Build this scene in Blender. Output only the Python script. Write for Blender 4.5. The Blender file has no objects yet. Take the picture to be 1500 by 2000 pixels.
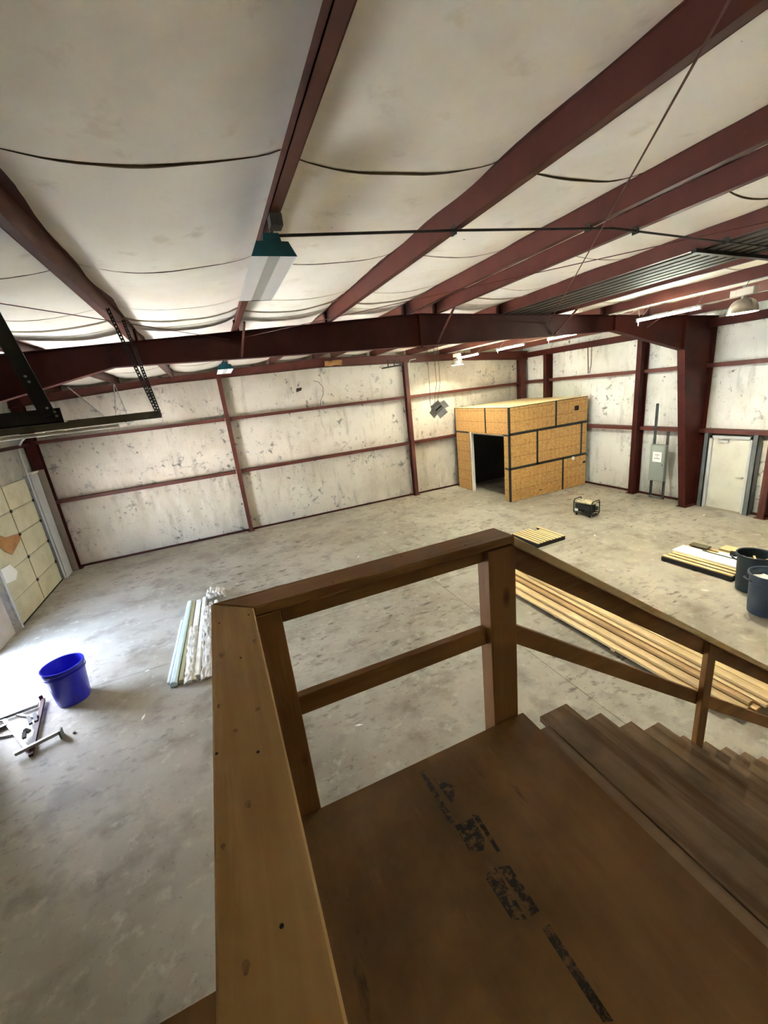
import bpy, math, random
from mathutils import Vector, Matrix, noise
random.seed(7)
SC = bpy.context.scene
COL = SC.collection

# ------------------------------------------------------------------ camera, world, exposure
F_PX = 792.461
def camera():
    yaw, pitch, roll = math.radians(21.01133525), math.radians(-16.59065284), math.radians(-6.53044597)
    cy, sy, cp, sp = math.cos(yaw), math.sin(yaw), math.cos(pitch), math.sin(pitch)
    f = Vector((sy*cp, cy*cp, sp)); r = Vector((cy, -sy, 0)); u = r.cross(f)
    c, s = math.cos(roll), math.sin(roll)
    r2 = c*r + s*u; u2 = -s*r + c*u
    cd = bpy.data.cameras.new('camera'); cd.sensor_fit = 'VERTICAL'; cd.sensor_height = 24.0
    cd.sensor_width = 18.0; cd.lens = F_PX/2000*24.0; cd.clip_start = 0.02; cd.clip_end = 400
    o = bpy.data.objects.new('camera', cd); COL.objects.link(o)
    m = Matrix((r2, u2, -f)).transposed().to_4x4(); m.translation = Vector((0, 0, 4.38))
    o.matrix_world = m
    SC.camera = o
camera()

SKY_STRENGTH = 10.0
SUN_W = 350.0
HIBAY_W = 230.0
TUBE_E = 165.0
SC.view_settings.view_transform = 'Standard'
SC.view_settings.look = 'None'
SC.view_settings.gamma = 1.0
SC.view_settings.use_curve_mapping = False
SC.view_settings.exposure = 1.02
SC.cycles.sample_clamp_indirect = 0.0
SC.cycles.diffuse_bounces = 9
SC.cycles.max_bounces = 12
w = bpy.data.worlds.new('sky'); SC.world = w; w.use_nodes = True
nt = w.node_tree; bg = nt.nodes['Background']
sky = nt.nodes.new('ShaderNodeTexSky'); sky.sky_type = 'NISHITA'; sky.sun_disc = False
sky.sun_elevation = math.radians(55); sky.sun_rotation = math.radians(12); sky.dust_density = 5.0; sky.ozone_density = .3
nt.links.new(sky.outputs[0], bg.inputs[0]); bg.inputs[1].default_value = SKY_STRENGTH
sl_ = bpy.data.lights.new('sun', 'SUN'); sl_.energy = SUN_W; sl_.angle = math.radians(.6); sl_.color = (.97, .98, 1.0)
so_ = bpy.data.objects.new('sun', sl_); COL.objects.link(so_); so_.location = (-20, 20, 30)
so_.rotation_euler = Vector((-.12, -.56, -.82)).to_track_quat('-Z', 'Y').to_euler()   # runs along the left wall, never in through the doorway
# daylight opening in the left wall (a sampling portal, gives no light of its own)
OPEN_Y0, OPEN_Y1, OPEN_Z = 8.15, 9.8, 2.45
pl = bpy.data.lights.new('door_portal', 'AREA'); pl.shape = 'RECTANGLE'; pl.size = OPEN_Y1-OPEN_Y0; pl.size_y = OPEN_Z
pl.cycles.is_portal = True
po = bpy.data.objects.new('door_portal', pl); COL.objects.link(po)
po.location = (-5.3, (OPEN_Y0+OPEN_Y1)/2, OPEN_Z/2); po.rotation_euler = (math.radians(90), 0, math.radians(-90))

# ------------------------------------------------------------------ materials
def lin(c):
    return tuple((x/12.92 if x <= .04045 else ((x+.055)/1.055)**2.4) for x in c)
def C(r, g, b): return (*lin((r/255, g/255, b/255)), 1)
MATS = {}
def mat(name, col, rough=.6, metal=0.0, layers=(), bump=None, scale=(1, 1, 1), spec=.5, emit=None, trans=0, alpha=1, knots=None, grid=None):
    """layers: (noise scale, detail, colour, lo, hi[, (sx,sy,sz)])"""
    m = bpy.data.materials.new(name); m.use_nodes = True; MATS[name] = m
    t = m.node_tree; N = t.nodes; L = t.links; b = N['Principled BSDF']
    b.inputs['Roughness'].default_value = rough; b.inputs['Metallic'].default_value = metal
    b.inputs['Specular IOR Level'].default_value = spec
    b.inputs['Alpha'].default_value = alpha
    tc = N.new('ShaderNodeTexCoord')
    def vec(s):
        mp = N.new('ShaderNodeMapping'); mp.inputs['Scale'].default_value = s
        L.new(tc.outputs['Object'], mp.inputs['Vector']); return mp.outputs[0]
    cur = None
    rgb = N.new('ShaderNodeRGB'); rgb.outputs[0].default_value = col; cur = rgb.outputs[0]
    for ly in layers:
        ns, det, c2, lo, hi = ly[:5]; s = ly[5] if len(ly) > 5 else scale
        n = N.new('ShaderNodeTexNoise'); n.inputs['Scale'].default_value = ns; n.inputs['Detail'].default_value = det
        n.inputs['Roughness'].default_value = .62
        L.new(vec(s), n.inputs['Vector'])
        mr = N.new('ShaderNodeMapRange'); mr.inputs['From Min'].default_value = lo; mr.inputs['From Max'].default_value = hi
        L.new(n.outputs['Fac'], mr.inputs['Value'])
        fac = mr.outputs[0]
        if len(ly) > 6:      # gate by a second, larger noise
            n2 = N.new('ShaderNodeTexNoise'); n2.inputs['Scale'].default_value = ly[6]; n2.inputs['Detail'].default_value = 2
            L.new(vec((1, 1, 1)), n2.inputs['Vector'])
            m2 = N.new('ShaderNodeMapRange'); m2.inputs['From Min'].default_value = ly[7]; m2.inputs['From Max'].default_value = ly[8]
            L.new(n2.outputs['Fac'], m2.inputs['Value'])
            mu = N.new('ShaderNodeMath'); mu.operation = 'MULTIPLY'; L.new(fac, mu.inputs[0]); L.new(m2.outputs[0], mu.inputs[1]); fac = mu.outputs[0]
        mx = N.new('ShaderNodeMix'); mx.data_type = 'RGBA'
        L.new(fac, mx.inputs['Factor']); L.new(cur, mx.inputs['A']); mx.inputs['B'].default_value = c2
        cur = mx.outputs['Result']
    if knots:
        ks, kr, kc, s = knots
        v = N.new('ShaderNodeTexVoronoi'); v.inputs['Scale'].default_value = ks
        L.new(vec(s), v.inputs['Vector'])
        mr = N.new('ShaderNodeMapRange'); mr.inputs['From Min'].default_value = kr; mr.inputs['From Max'].default_value = kr*.45
        L.new(v.outputs['Distance'], mr.inputs['Value'])
        mx = N.new('ShaderNodeMix'); mx.data_type = 'RGBA'
        L.new(mr.outputs[0], mx.inputs['Factor']); L.new(cur, mx.inputs['A']); mx.inputs['B'].default_value = kc
        cur = mx.outputs['Result']
    if grid:   # printed thin lines: list of (axis index, spacing, width)
        sp = N.new('ShaderNodeSeparateXYZ'); L.new(tc.outputs['Object'], sp.inputs[0])
        for ax, spc, wd, gc in grid:
            d = N.new('ShaderNodeMath'); d.operation = 'PINGPONG'; d.inputs[1].default_value = spc/2
            L.new(sp.outputs[ax], d.inputs[0])
            lt = N.new('ShaderNodeMath'); lt.operation = 'LESS_THAN'; lt.inputs[1].default_value = wd/2
            L.new(d.outputs[0], lt.inputs[0])
            mx = N.new('ShaderNodeMix'); mx.data_type = 'RGBA'
            L.new(lt.outputs[0], mx.inputs['Factor']); L.new(cur, mx.inputs['A']); mx.inputs['B'].default_value = gc
            cur = mx.outputs['Result']
    L.new(cur, b.inputs['Base Color'])
    if bump:
        bs, st, dist = bump[:3]; s = bump[3] if len(bump) > 3 else scale
        n = N.new('ShaderNodeTexNoise'); n.inputs['Scale'].default_value = bs; n.inputs['Detail'].default_value = 5
        L.new(vec(s), n.inputs['Vector'])
        bp = N.new('ShaderNodeBump'); bp.inputs['Strength'].default_value = st; bp.inputs['Distance'].default_value = dist
        L.new(n.outputs['Fac'], bp.inputs['Height']); L.new(bp.outputs[0], b.inputs['Normal'])
    if emit:
        b.inputs['Emission Color'].default_value = emit[0]; b.inputs['Emission Strength'].default_value = emit[1]
    if trans:
        b.inputs['Transmission Weight'].default_value = trans
    return m

mat('concrete', C(170, 164, 151), .55, layers=[
    (.35, 4, C(148, 140, 125), .42, .62), (1.6, 8, C(124, 116, 102), .5, .72), (5, 8, C(190, 184, 170), .56, .75),
    (4.5, 10, C(84, 79, 70), .54, .70, (1.1, 1.5, 1), .45, .48, .62), (22, 6, C(92, 84, 72), .62, .75), (2.2, 9, C(64, 60, 54), .60, .70, (1, 1, 1), .3, .52, .62), (2.6, 7, C(66, 62, 54), .57, .66, (1.0, 2.6, 1), .16, .50, .58), (6, 7, C(92, 87, 77), .58, .68, (.8, 1.5, 1), .2, .48, .58)],
    bump=(9, .25, .01), spec=.35)
mat('joint_dark', C(70, 64, 56), .9)
mat('roof_blanket', C(250, 247, 238), .75, layers=[(.8, 5, C(240, 234, 220), .45, .7), (3, 6, C(220, 212, 192), .6, .8, (1, 1, 1)), (14, 3, C(130, 118, 98), .74, .78)], bump=(1.2, .35, .06, (.5, 1.6, 1)), spec=.2)
for nm, c0, c1, c2 in (('wall_vinyl', C(208, 201, 188), C(186, 178, 163), C(154, 148, 136)), ('wall_vinyl_white', C(222, 222, 216), C(202, 200, 192), C(168, 166, 160))):
    mat(nm, c0, .42, layers=[
        (.5, 5, c1, .45, .65), (1.4, 7, c2, .55, .75, (2.2, 2.2, .5)),
        (5, 8, C(92, 90, 86), .57, .68, (1, 1, 1), .6, .44, .58), (11, 5, C(40, 38, 36), .64, .68, (1, 1, .7), .8, .45, .58), (2.6, 7, C(128, 128, 128), .62, .72), (26, 3, C(60, 58, 54), .70, .74)],
        bump=(5, .35, .03, (2.2, 2.2, .7)), spec=.5)
mat('wall_grubby', C(186, 184, 176), .5, layers=[(.9, 6, C(120, 122, 112), .45, .7), (4, 7, C(84, 84, 76), .58, .75)], bump=(4, .3, .03))
mat('red_steel', C(92, 47, 37), .5, layers=[(2.2, 6, C(76, 36, 28), .4, .7), (11, 5, C(108, 64, 54), .66, .8)], spec=.35)
mat('red_steel_dark', C(68, 24, 18), .55, layers=[(2.0, 6, C(52, 15, 11), .4, .7), (9, 5, C(80, 38, 32), .68, .8)], spec=.2)
mat('grey_steel', C(104, 110, 108), .5, .2, layers=[(3, 5, C(84, 90, 88), .45, .7)])
mat('galv', C(178, 178, 176), .32, .75, layers=[(9, 4, C(150, 150, 150), .45, .65)])
mat('black_steel', C(44, 44, 42), .5, .3, layers=[(5, 4, C(64, 60, 52), .5, .75)])
mat('seam_brown', C(96, 82, 48), .8, layers=[(6, 5, C(70, 58, 34), .45, .65)])
mat('seam_grey', C(168, 158, 136), .8)
mat('white_paint', C(226, 224, 216), .45)
mat('door_paint', C(206, 205, 192), .45, layers=[(3, 5, C(192, 190, 176), .5, .75)])
mat('ohdoor', C(208, 204, 176), .5, layers=[(2, 6, C(190, 184, 154), .45, .7), (9, 6, C(150, 142, 116), .64, .78)])
mat('pale_panel', C(204, 196, 188), .6, layers=[(2, 5, C(186, 178, 168), .45, .7)])
mat('cardboard', C(176, 128, 78), .8, layers=[(5, 5, C(150, 104, 60), .45, .7)])
WG = [(3.5, 6, C(128, 88, 46), .42, .66), (14, 4, C(168, 124, 74), .55, .75)]
for ax, s in (('x', (.12, 1.6, 1.6)), ('y', (1.6, .12, 1.6)), ('z', (1.6, 1.6, .12))):
    ks = tuple(1.0 if v > 1 else .42 for v in s)
    mat('pine_'+ax, C(152, 108, 60), .6, layers=[(6, 7, C(130, 90, 46), .42, .66, s), (22, 4, C(166, 124, 76), .55, .75, s)],
        knots=(3.6, .11, C(84, 50, 24), ks), bump=(16, .2, .004, s), spec=.3)
    mat('fresh_'+ax, C(230, 204, 156), .6, layers=[(6, 7, C(212, 180, 126), .42, .66, s), (22, 4, C(238, 218, 178), .55, .75, s)],
        knots=(2.6, .05, C(150, 104, 58), ks), spec=.3)
mat('tan_y', C(206, 172, 122), .6, layers=[(6, 7, C(184, 146, 96), .42, .66, (1.6, .12, 1.6))], spec=.3)
mat('tread_wood', C(152, 126, 94), .65, layers=[(7, 7, C(104, 76, 46), .42, .66, (1.6, .14, 1.6)), (2, 6, C(96, 80, 60), .5, .75)], knots=(2.2, .055, C(66, 44, 24), (1, .4, 1)), bump=(14, .25, .004, (1.6, .14, 1.6)), spec=.25)
mat('knot', C(158, 118, 70), .6, layers=[(60, 4, C(112, 78, 44), .45, .62)])
mat('plywood', C(146, 108, 62), .6, layers=[(3, 8, C(122, 86, 46), .42, .64, (1.3, .3, 1)), (1.2, 6, C(92, 68, 40), .5, .75), (16, 7, C(156, 116, 70), .62, .78, (1, .25, 1)), (9, 8, C(70, 48, 26), .64, .74, (1, .3, 1))],
    knots=(2.4, .05, C(70, 46, 22), (1, .5, 1)), bump=(10, .3, .004, (1, .25, 1)), spec=.3)
mat('ink', C(52, 42, 30), .8, layers=[(45, 4, C(128, 94, 56), .46, .62)])
OS = [(16, 6, C(172, 126, 70), .45, .62), (38, 4, C(220, 180, 120), .56, .70), (34, 5, C(140, 98, 52), .62, .75)]
mat('osb_front', C(200, 156, 94), .6, layers=OS, bump=(40, .2, .003), grid=[(0, .203, .007, C(120, 78, 36)), (2, .406, .010, C(96, 60, 28))])
mat('osb_side', C(196, 152, 90), .6, layers=OS, bump=(40, .2, .003), grid=[(1, .203, .006, C(130, 86, 40)), (2, .406, .010, C(96, 60, 28))])
mat('osb_roof', C(226, 206, 160), .7, layers=[(16, 6, C(204, 178, 124), .45, .62), (38, 4, C(236, 220, 180), .56, .7)])
mat('seam_tape', C(38, 38, 34), .45, layers=[(12, 4, C(72, 70, 58), .6, .75)])
mat('black_hole', C(14, 13, 12), .9)
mat('dark_and_shade', C(40, 36, 32), .9)  # real dark rubbish and patch; also shade painted inside pallets and board room
mat('blue_plastic', C(44, 44, 190), .3, spec=.5, layers=[(3, 3, C(38, 38, 168), .45, .7)])
mat('can_green', C(34, 52, 62), .45, layers=[(3, 4, C(44, 62, 72), .45, .7)])
mat('can_blue', C(58, 74, 96), .45, layers=[(3, 5, C(74, 88, 108), .45, .7)])
mat('trash_white', C(230, 230, 228), .8)
mat('lamp_white', C(238, 240, 244), .4)
mat('lamp_grey', C(186, 190, 192), .4)
mat('teal', C(18, 104, 118), .5, layers=[(5, 4, C(14, 84, 98), .45, .7)])
mat('tube', (1, 1, 1, 1), .4, emit=(C(252, 255, 232), TUBE_E))
mat('bulb', (1, 1, 1, 1), .4, emit=(C(255, 248, 224), 60.0))
mat('alu', C(200, 196, 186), .28, .85, layers=[(8, 3, C(182, 178, 168), .45, .65)])
mat('dome_inner', C(240, 238, 230), .5)
mat('box_white', C(228, 222, 208), .5)
mat('gen_black', C(24, 25, 24), .45, layers=[(9, 5, C(52, 50, 44), .6, .75)])
mat('gen_tank', C(190, 180, 146), .45, layers=[(7, 5, C(140, 126, 90), .5, .7)])
mat('rubber', C(18, 18, 18), .8)
mat('trim_blue', C(206, 224, 228), .35)
mat('trim_white', C(236, 234, 226), .4)
mat('trim_olive', C(166, 160, 122), .5)
mat('plastic_film', C(232, 226, 214), .18, layers=[(9, 5, C(200, 188, 172), .5, .7)], alpha=.62, spec=.7, bump=(14, .8, .03))
mat('panel_grey', C(136, 144, 140), .45)
mat('paper', C(244, 244, 240), .7)
mat('hood_grey', C(140, 138, 128), .55, .2, layers=[(6, 4, C(110, 108, 98), .45, .7)])
mat('olive_steel', C(84, 78, 58), .55, layers=[(5, 4, C(64, 58, 42), .5, .7)])
mat('dark_channel', C(62, 54, 44), .6, layers=[(4, 4, C(44, 38, 30), .5, .7, (1, .2, 1))])
mat('dusty_steel', C(150, 138, 124), .7, layers=[(2, 6, C(116, 100, 88), .45, .7, (1, 1, .3))])
mat('ground_out', C(190, 188, 182), .9, layers=[(1, 5, C(170, 168, 160), .45, .7)])
mat('added_wall', C(198, 194, 186), .8)  # tone of the added wall behind the camera, set for bounced light
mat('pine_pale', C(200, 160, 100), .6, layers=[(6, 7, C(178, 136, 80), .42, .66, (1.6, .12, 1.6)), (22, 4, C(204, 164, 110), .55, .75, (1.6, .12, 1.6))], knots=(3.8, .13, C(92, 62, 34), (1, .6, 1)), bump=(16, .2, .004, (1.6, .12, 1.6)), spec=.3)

# ------------------------------------------------------------------ mesh helpers
WL = {}
class MB:
    def __init__(s): s.v = []; s.f = []
    def add(s, vs, fs):
        n = len(s.v); s.v += [tuple(v) for v in vs]; s.f += [tuple(i+n for i in f) for f in fs]; return s
    def box(s, x0, x1, y0, y1, z0, z1):
        return s.add([(x0, y0, z0), (x1, y0, z0), (x1, y1, z0), (x0, y1, z0), (x0, y0, z1), (x1, y0, z1), (x1, y1, z1), (x0, y1, z1)],
                     [(3, 2, 1, 0), (4, 5, 6, 7), (0, 1, 5, 4), (1, 2, 6, 5), (2, 3, 7, 6), (3, 0, 4, 7)])
    def bar(s, p, q, w, h, up=(0, 0, 1)):
        p, q, up = Vector(p), Vector(q), Vector(up); d = (q-p).normalized()
        r = d.cross(up).normalized(); u = r.cross(d)
        vs = []
        for e in (p, q):
            for a, b in ((-1, -1), (1, -1), (1, 1), (-1, 1)): vs.append(e + r*a*w/2 + u*b*h/2)
        return s.add(vs, [(0, 1, 2, 3), (7, 6, 5, 4), (0, 4, 5, 1), (1, 5, 6, 2), (2, 6, 7, 3), (3, 7, 4, 0)])
    def tube(s, pts, r, n=8):
        pts = [Vector(p) for p in pts]; rings = []; prev = None
        for i, p in enumerate(pts):
            d = (pts[min(i+1, len(pts)-1)]-pts[max(i-1, 0)]).normalized()
            if prev is None:
                a = Vector((0, 0, 1)) if abs(d.z) < .9 else Vector((1, 0, 0)); u = d.cross(a).normalized()
            else:
                u = (prev - d*prev.dot(d)).normalized()
            prev = u; w_ = d.cross(u)
            rr = r[i] if isinstance(r, (list, tuple)) else r
            rings.append([p + (u*math.cos(2*math.pi*k/n)+w_*math.sin(2*math.pi*k/n))*rr for k in range(n)])
        vs = [v for rg in rings for v in rg]; fs = []
        for i in range(len(rings)-1):
            for k in range(n):
                k2 = (k+1) % n; fs.append((i*n+k, i*n+k2, (i+1)*n+k2, (i+1)*n+k))
        fs.append(tuple(range(n-1, -1, -1))); fs.append(tuple((len(rings)-1)*n+k for k in range(n)))
        return s.add(vs, fs)
    def lathe(s, prof, cx=0, cy=0, n=32, tilt=None):
        vs = []; fs = []
        for r, z in prof:
            for k in range(n):
                a = 2*math.pi*k/n; vs.append((cx+r*math.cos(a), cy+r*math.sin(a), z))
        for i in range(len(prof)-1):
            for k in range(n):
                k2 = (k+1) % n; fs.append((i*n+k, i*n+k2, (i+1)*n+k2, (i+1)*n+k))
        return s.add(vs, fs)
    def prism(s, poly, axis, a, b):
        n = len(poly); vs = []
        for t in (a, b):
            for u, v in poly:
                vs.append({'x': (t, u, v), 'y': (u, t, v), 'z': (u, v, t)}[axis])
        fs = [tuple(range(n)), tuple(range(2*n-1, n-1, -1))]
        for i in range(n):
            j = (i+1) % n; fs.append((i, i+n, j+n, j))
        return s.add(vs, fs)
    def grid(s, fn, us, vs_):
        nu, nv = len(us), len(vs_); vs = [fn(u, v) for v in vs_ for u in us]
        fs = [(j*nu+i, j*nu+i+1, (j+1)*nu+i+1, (j+1)*nu+i) for j in range(nv-1) for i in range(nu-1)]
        return s.add(vs, fs)
    def build(s, name, m, parent=None, smooth=False, bevel=0, label=None, cat=None, group=None, kind=None, keep=False, local=False, solid=0):
        vs = s.v
        if parent is not None:
            off = Vector((0, 0, 0)) if local else WL.get(parent, Vector((0, 0, 0)))
        elif keep or local: off = Vector((0, 0, 0))
        else:
            xs = [v[0] for v in vs]; ys = [v[1] for v in vs]; zs = [v[2] for v in vs]
            off = Vector(((min(xs)+max(xs))/2, (min(ys)+max(ys))/2, min(zs)))
        me = bpy.data.meshes.new(name)
        me.from_pydata([(v[0]-off.x, v[1]-off.y, v[2]-off.z) for v in vs], [], s.f)
        import bmesh
        bm = bmesh.new(); bm.from_mesh(me); bmesh.ops.recalc_face_normals(bm, faces=bm.faces); bm.to_mesh(me); bm.free()
        if smooth:
            for p in me.polygons: p.use_smooth = True
            try: me.set_sharp_from_angle(angle=math.radians(40))
            except Exception: pass
        me.materials.append(MATS[m])
        o = bpy.data.objects.new(name, me); COL.objects.link(o)
        if parent is not None: o.parent = parent; WL[o] = off if not local else Vector((0, 0, 0))
        else: o.location = off; WL[o] = off
        if bevel:
            b = o.modifiers.new('bevel', 'BEVEL'); b.width = bevel; b.segments = 1; b.limit_method = 'ANGLE'
        if solid:
            b = o.modifiers.new('solid', 'SOLIDIFY'); b.thickness = solid
        tag(o, label, cat, group, kind)
        return o
def tag(o, label=None, cat=None, group=None, kind=None):
    if label: o['label'] = label
    if cat: o['category'] = cat
    if group: o['group'] = group
    if kind: o['kind'] = kind
    return o
def thing(name, loc, label, cat, group=None, rz=0, kind=None):
    o = bpy.data.objects.new(name, None); COL.objects.link(o); o.location = loc; o.rotation_euler = (0, 0, rz)
    o.empty_display_size = .1
    WL[o] = Vector(loc); return tag(o, label, cat, group, kind)
def frange(a, b, n): return [a+(b-a)*i/n for i in range(n+1)]
def nz(x, y, z=0): return noise.noise(Vector((x, y, z)))

# ------------------------------------------------------------------ the hall: floor, walls, ceiling
XL, XR, YB, YF = -5.15, 13.32, 15.32, -1.3
RIDGE = 4.08
def zb(x): return 5.71 - .042*abs(x-RIDGE)     # underside of purlins = top of rafters

floor = MB().box(XL-.1, XR+.1, YF-.1, YB+.1, -.25, -.12).build('floor', 'joint_dark', keep=True, kind='structure')
jx = [XL-.1, 4.03, 10.5, XR+.1]; jy = [YF-.1, 7.63, YB+.1]
for i in range(3):
    for j in range(2):
        g = .004
        MB().box(jx[i]+g, jx[i+1]-g, jy[j]+g, jy[j+1]-g, -.12, 0).build('slab', 'concrete', floor)
MB().box(-60, XL-.12, -30, 45, -.3, -.03).build('ground', 'ground_out', keep=True, kind='structure')

GZ = (2.215, 4.03)
def sheet_y(u, z):      # pillowed insulation of the back wall
    d = 0
    lim = (0, GZ[0], GZ[1], 5.9)
    for a, b in zip(lim, lim[1:]):
        if a <= z <= b:
            t = (z-a)/(b-a); d = .05*math.sin(math.pi*t)**.7 if 0 < t < 1 else 0
    k = 1.0 if z < GZ[0] else .35
    d += k*.036*nz(u*2.6, z*.7, 3) + k*.03*nz(u*7, z*1.6, 9) + (.012*nz(u*12, z*5, 5) if z < GZ[0] else 0)
    if z < .5: d += .03*(1-z/.5)*nz(u*5, 0, 21)
    return d
wb = MB().grid(lambda u, v: (u, YB-sheet_y(u, v), v), frange(XL, XR, 220), frange(-.1, 5.95, 62)).build('wall_back', 'wall_vinyl', keep=True, smooth=True, kind='structure')
wr = MB().grid(lambda u, v: (XR-sheet_y(u+40, v), u, v), frange(YF, YB, 180), frange(-.1, 5.95, 52)).build('wall_right', 'wall_vinyl_white', keep=True, smooth=True, kind='structure')
# left wall in three stretches around the open doorway
wl = MB()
wl.box(XL-.12, XL, YF, OPEN_Y0, -.1, 5.95); wl.box(XL-.12, XL, OPEN_Y1, YB, -.1, 5.95); wl.box(XL-.12, XL, OPEN_Y0, OPEN_Y1, OPEN_Z, 5.95)
wl = wl.build('wall_left', 'wall_grubby', keep=True, kind='structure')
MB().box(XL-.1, XR+.1, YF-.12, YF, 0, 6.0).build('wall_front_added', 'added_wall', keep=True, kind='structure')  # unseen wall added close behind the camera to block and bounce light
MB().box(XL, XR, YB-.16, YB-.1, 0, .055).build('baseboard_back', 'red_steel_dark', keep=True, kind='structure')
MB().box(XR-.16, XR-.1, YF, YB-.16, 0, .055).build('baseboard_right', 'red_steel_dark', keep=True, kind='structure')

# ceiling blanket sagging between the purlins
PX = [-3.85, -2.33, -.80, .70, 2.25, 3.80, 4.47, 6.0, 7.5, 9.0, 10.5, 12.0]
EDGE = [XL] + PX + [XR]
def zceil(x, y):
    for a, b in zip(EDGE, EDGE[1:]):
        if a <= x <= b:
            t = (x-a)/(b-a); sag = .10*min(1, (b-a)/1.5)*(4*t*(1-t))**.8
            zz = zb(x)+.205 - sag
            e = min(t, 1-t)
            zz += .02*nz(x*1.3, y*1.1, 4) - .012*abs(nz(x*2.0, y*4.5, 8))*(1 if e > .05 else 0)
            return zz
    return zb(x)+.205
us = []
for a, b in zip(EDGE, EDGE[1:]): us += frange(a, b, 10)[:-1]
us.append(EDGE[-1])
ceil = MB().grid(lambda u, v: (u, v, zceil(u, v)), us, frange(YF, YB, 150)).build('ceiling', 'roof_blanket', keep=True, smooth=True, kind='structure')
MB().box(XL-.12, XR+.12, YF-.12, YB+.12, 6.05, 6.1).build('roof', 'red_steel_dark', keep=True, kind='structure')
for i, x in enumerate(PX):
    sd = -1 if x < 1 else 1
    m = MB(); z = zb(x); y0, y1 = YF, YB-.1
    m.box(x-.003, x+.003, y0, y1, z, z+.2)
    m.box(min(x, x+sd*.072), max(x, x+sd*.072), y0, y1, z, z+.005)
    m.box(min(x+sd*.066, x+sd*.072), max(x+sd*.066, x+sd*.072), y0, y1, z, z+.022)
    m.box(min(x, x-sd*.07), max(x, x-sd*.07), y0, y1, z+.195, z+.2)
    m.build('purlin', 'red_steel', ceil)
# blanket seams across the bays
for y, wd, mt in ((1.0, .010, 'seam_brown'), (2.80, .0105, 'seam_brown'), (4.6, .005, 'seam_brown'), (6.15, .004, 'seam_grey'), (7.25, .004, 'seam_grey'), (9.6, .006, 'seam_brown'), (11.4, .006, 'seam_brown'), (13.2, .006, 'seam_brown')):
    for a, b in zip(EDGE, EDGE[1:]):
        if b-a < .9: continue
        pts = []
        for k in range(21):
            x = a+.006+(b-a-.012)*k/20; yy = y+.015*math.sin(k*.4+a)+.04*(k/20-.5)*math.cos(a*3)
            pts.append((x, yy, zceil(x, yy)-.001))
        MB().tube(pts, [wd*.25+wd*.75*math.sin(math.pi*(k+.2)/20.4)**2 for k in range(21)], 6).build('seam_strip', mt, ceil)
# rolled fold of blanket just short of the rafter
for a, b in zip(EDGE, EDGE[1:]):
    if b-a < .9: continue
    pts = [(a+.01+(b-a-.02)*k/16, 6.86-.10*(k/16), zceil(a+.01+(b-a-.02)*k/16, 6.86)+.002) for k in range(17)]
    MB().tube(pts, .020, 8).build('blanket_fold', 'seam_grey', ceil, smooth=True)

# girts and posts on the back wall
def girt_back(x0, x1, z):
    m = MB(); m.box(x0, x1, 15.06, 15.30, z, z+.005); m.box(x0, x1, 15.055, 15.06, z-.095, z+.005); m.box(x0, x1, 15.06, 15.08, z-.095, z-.09)
    m.build('girt', 'red_steel', wb)
def girt_right(y0, y1, z):
    m = MB(); m.box(13.06, 13.30, y0, y1, z, z+.005); m.box(13.055, 13.06, y0, y1, z-.105, z+.005); m.box(13.06, 13.08, y0, y1, z-.105, z-.10)
    m.build('girt', 'red_steel', wr)
for z in (2.25, 4.07):
    girt_back(XL+.1, .43, z); girt_back(.61, 7.25, z); girt_back(7.43, 12.9, z)
def h_post(name, cx, y0, y1, z0, z1, wd, mt, par, axis='y'):
    m = MB()
    if axis == 'y':
        m.box(cx-wd/2, cx+wd/2, y0, y0+.01, z0, z1); m.box(cx-wd/2, cx+wd/2, y1-.01, y1, z0, z1); m.box(cx-.004, cx+.004, y0, y1, z0, z1)
        m.box(cx-wd*.9, cx+wd*.9, y0-.03, y1+.02, z0, z0+.012)
    else:
        m.box(y0, y0+.01, cx-wd/2, cx+wd/2, z0, z1); m.box(y1-.01, y1, cx-wd/2, cx+wd/2, z0, z1); m.box(y0, y1, cx-.004, cx+.004, z0, z1)
        m.box(y0-.03, y1+.02, cx-wd*.9, cx+wd*.9, z0, z0+.012)
    return m.build(name, mt, par)
h_post('post', .52, 14.96, 15.2, 0, 5.45, .13, 'red_steel', wb)
h_post('post', 7.34, 14.96, 15.2, 0, 5.4, .15, 'red_steel', wb)
h_post('corner_post', -4.97, 14.95, 15.2, 0, 5.4, .26, 'red_steel_dark', wb)
MB().box(-5.10, -4.84, 14.925, 14.945, 0, 3.25).build('post_cover', 'dusty_steel', wb)
h_post('corner_post', 12.98, 14.9, 15.2, 0, 5.2, .26, 'red_steel', wb)
# end rafter along the top of the back wall
m = MB()
pts = [(XL, 5.05, zb(XL)), (-1.2, 5.32, zb(-1.2)), (RIDGE, 5.40, zb(RIDGE)), (9.4, 5.24, zb(9.4)), (XR, 4.98, zb(XR))]
for (xa, la, ta), (xb, lb, tb) in zip(pts, pts[1:]):
    m.prism([(xa, la), (xb, lb), (xb, tb), (xa, ta)], 'y', 15.0, 15.012)
    for (za, z2) in ((la, lb), (ta, tb)):
        m.prism([(xa, za), (xb, z2), (xb, z2+.012), (xa, za+.012)], 'y', 14.92, 15.09)
m.build('end_rafter', 'red_steel', wb)
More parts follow.
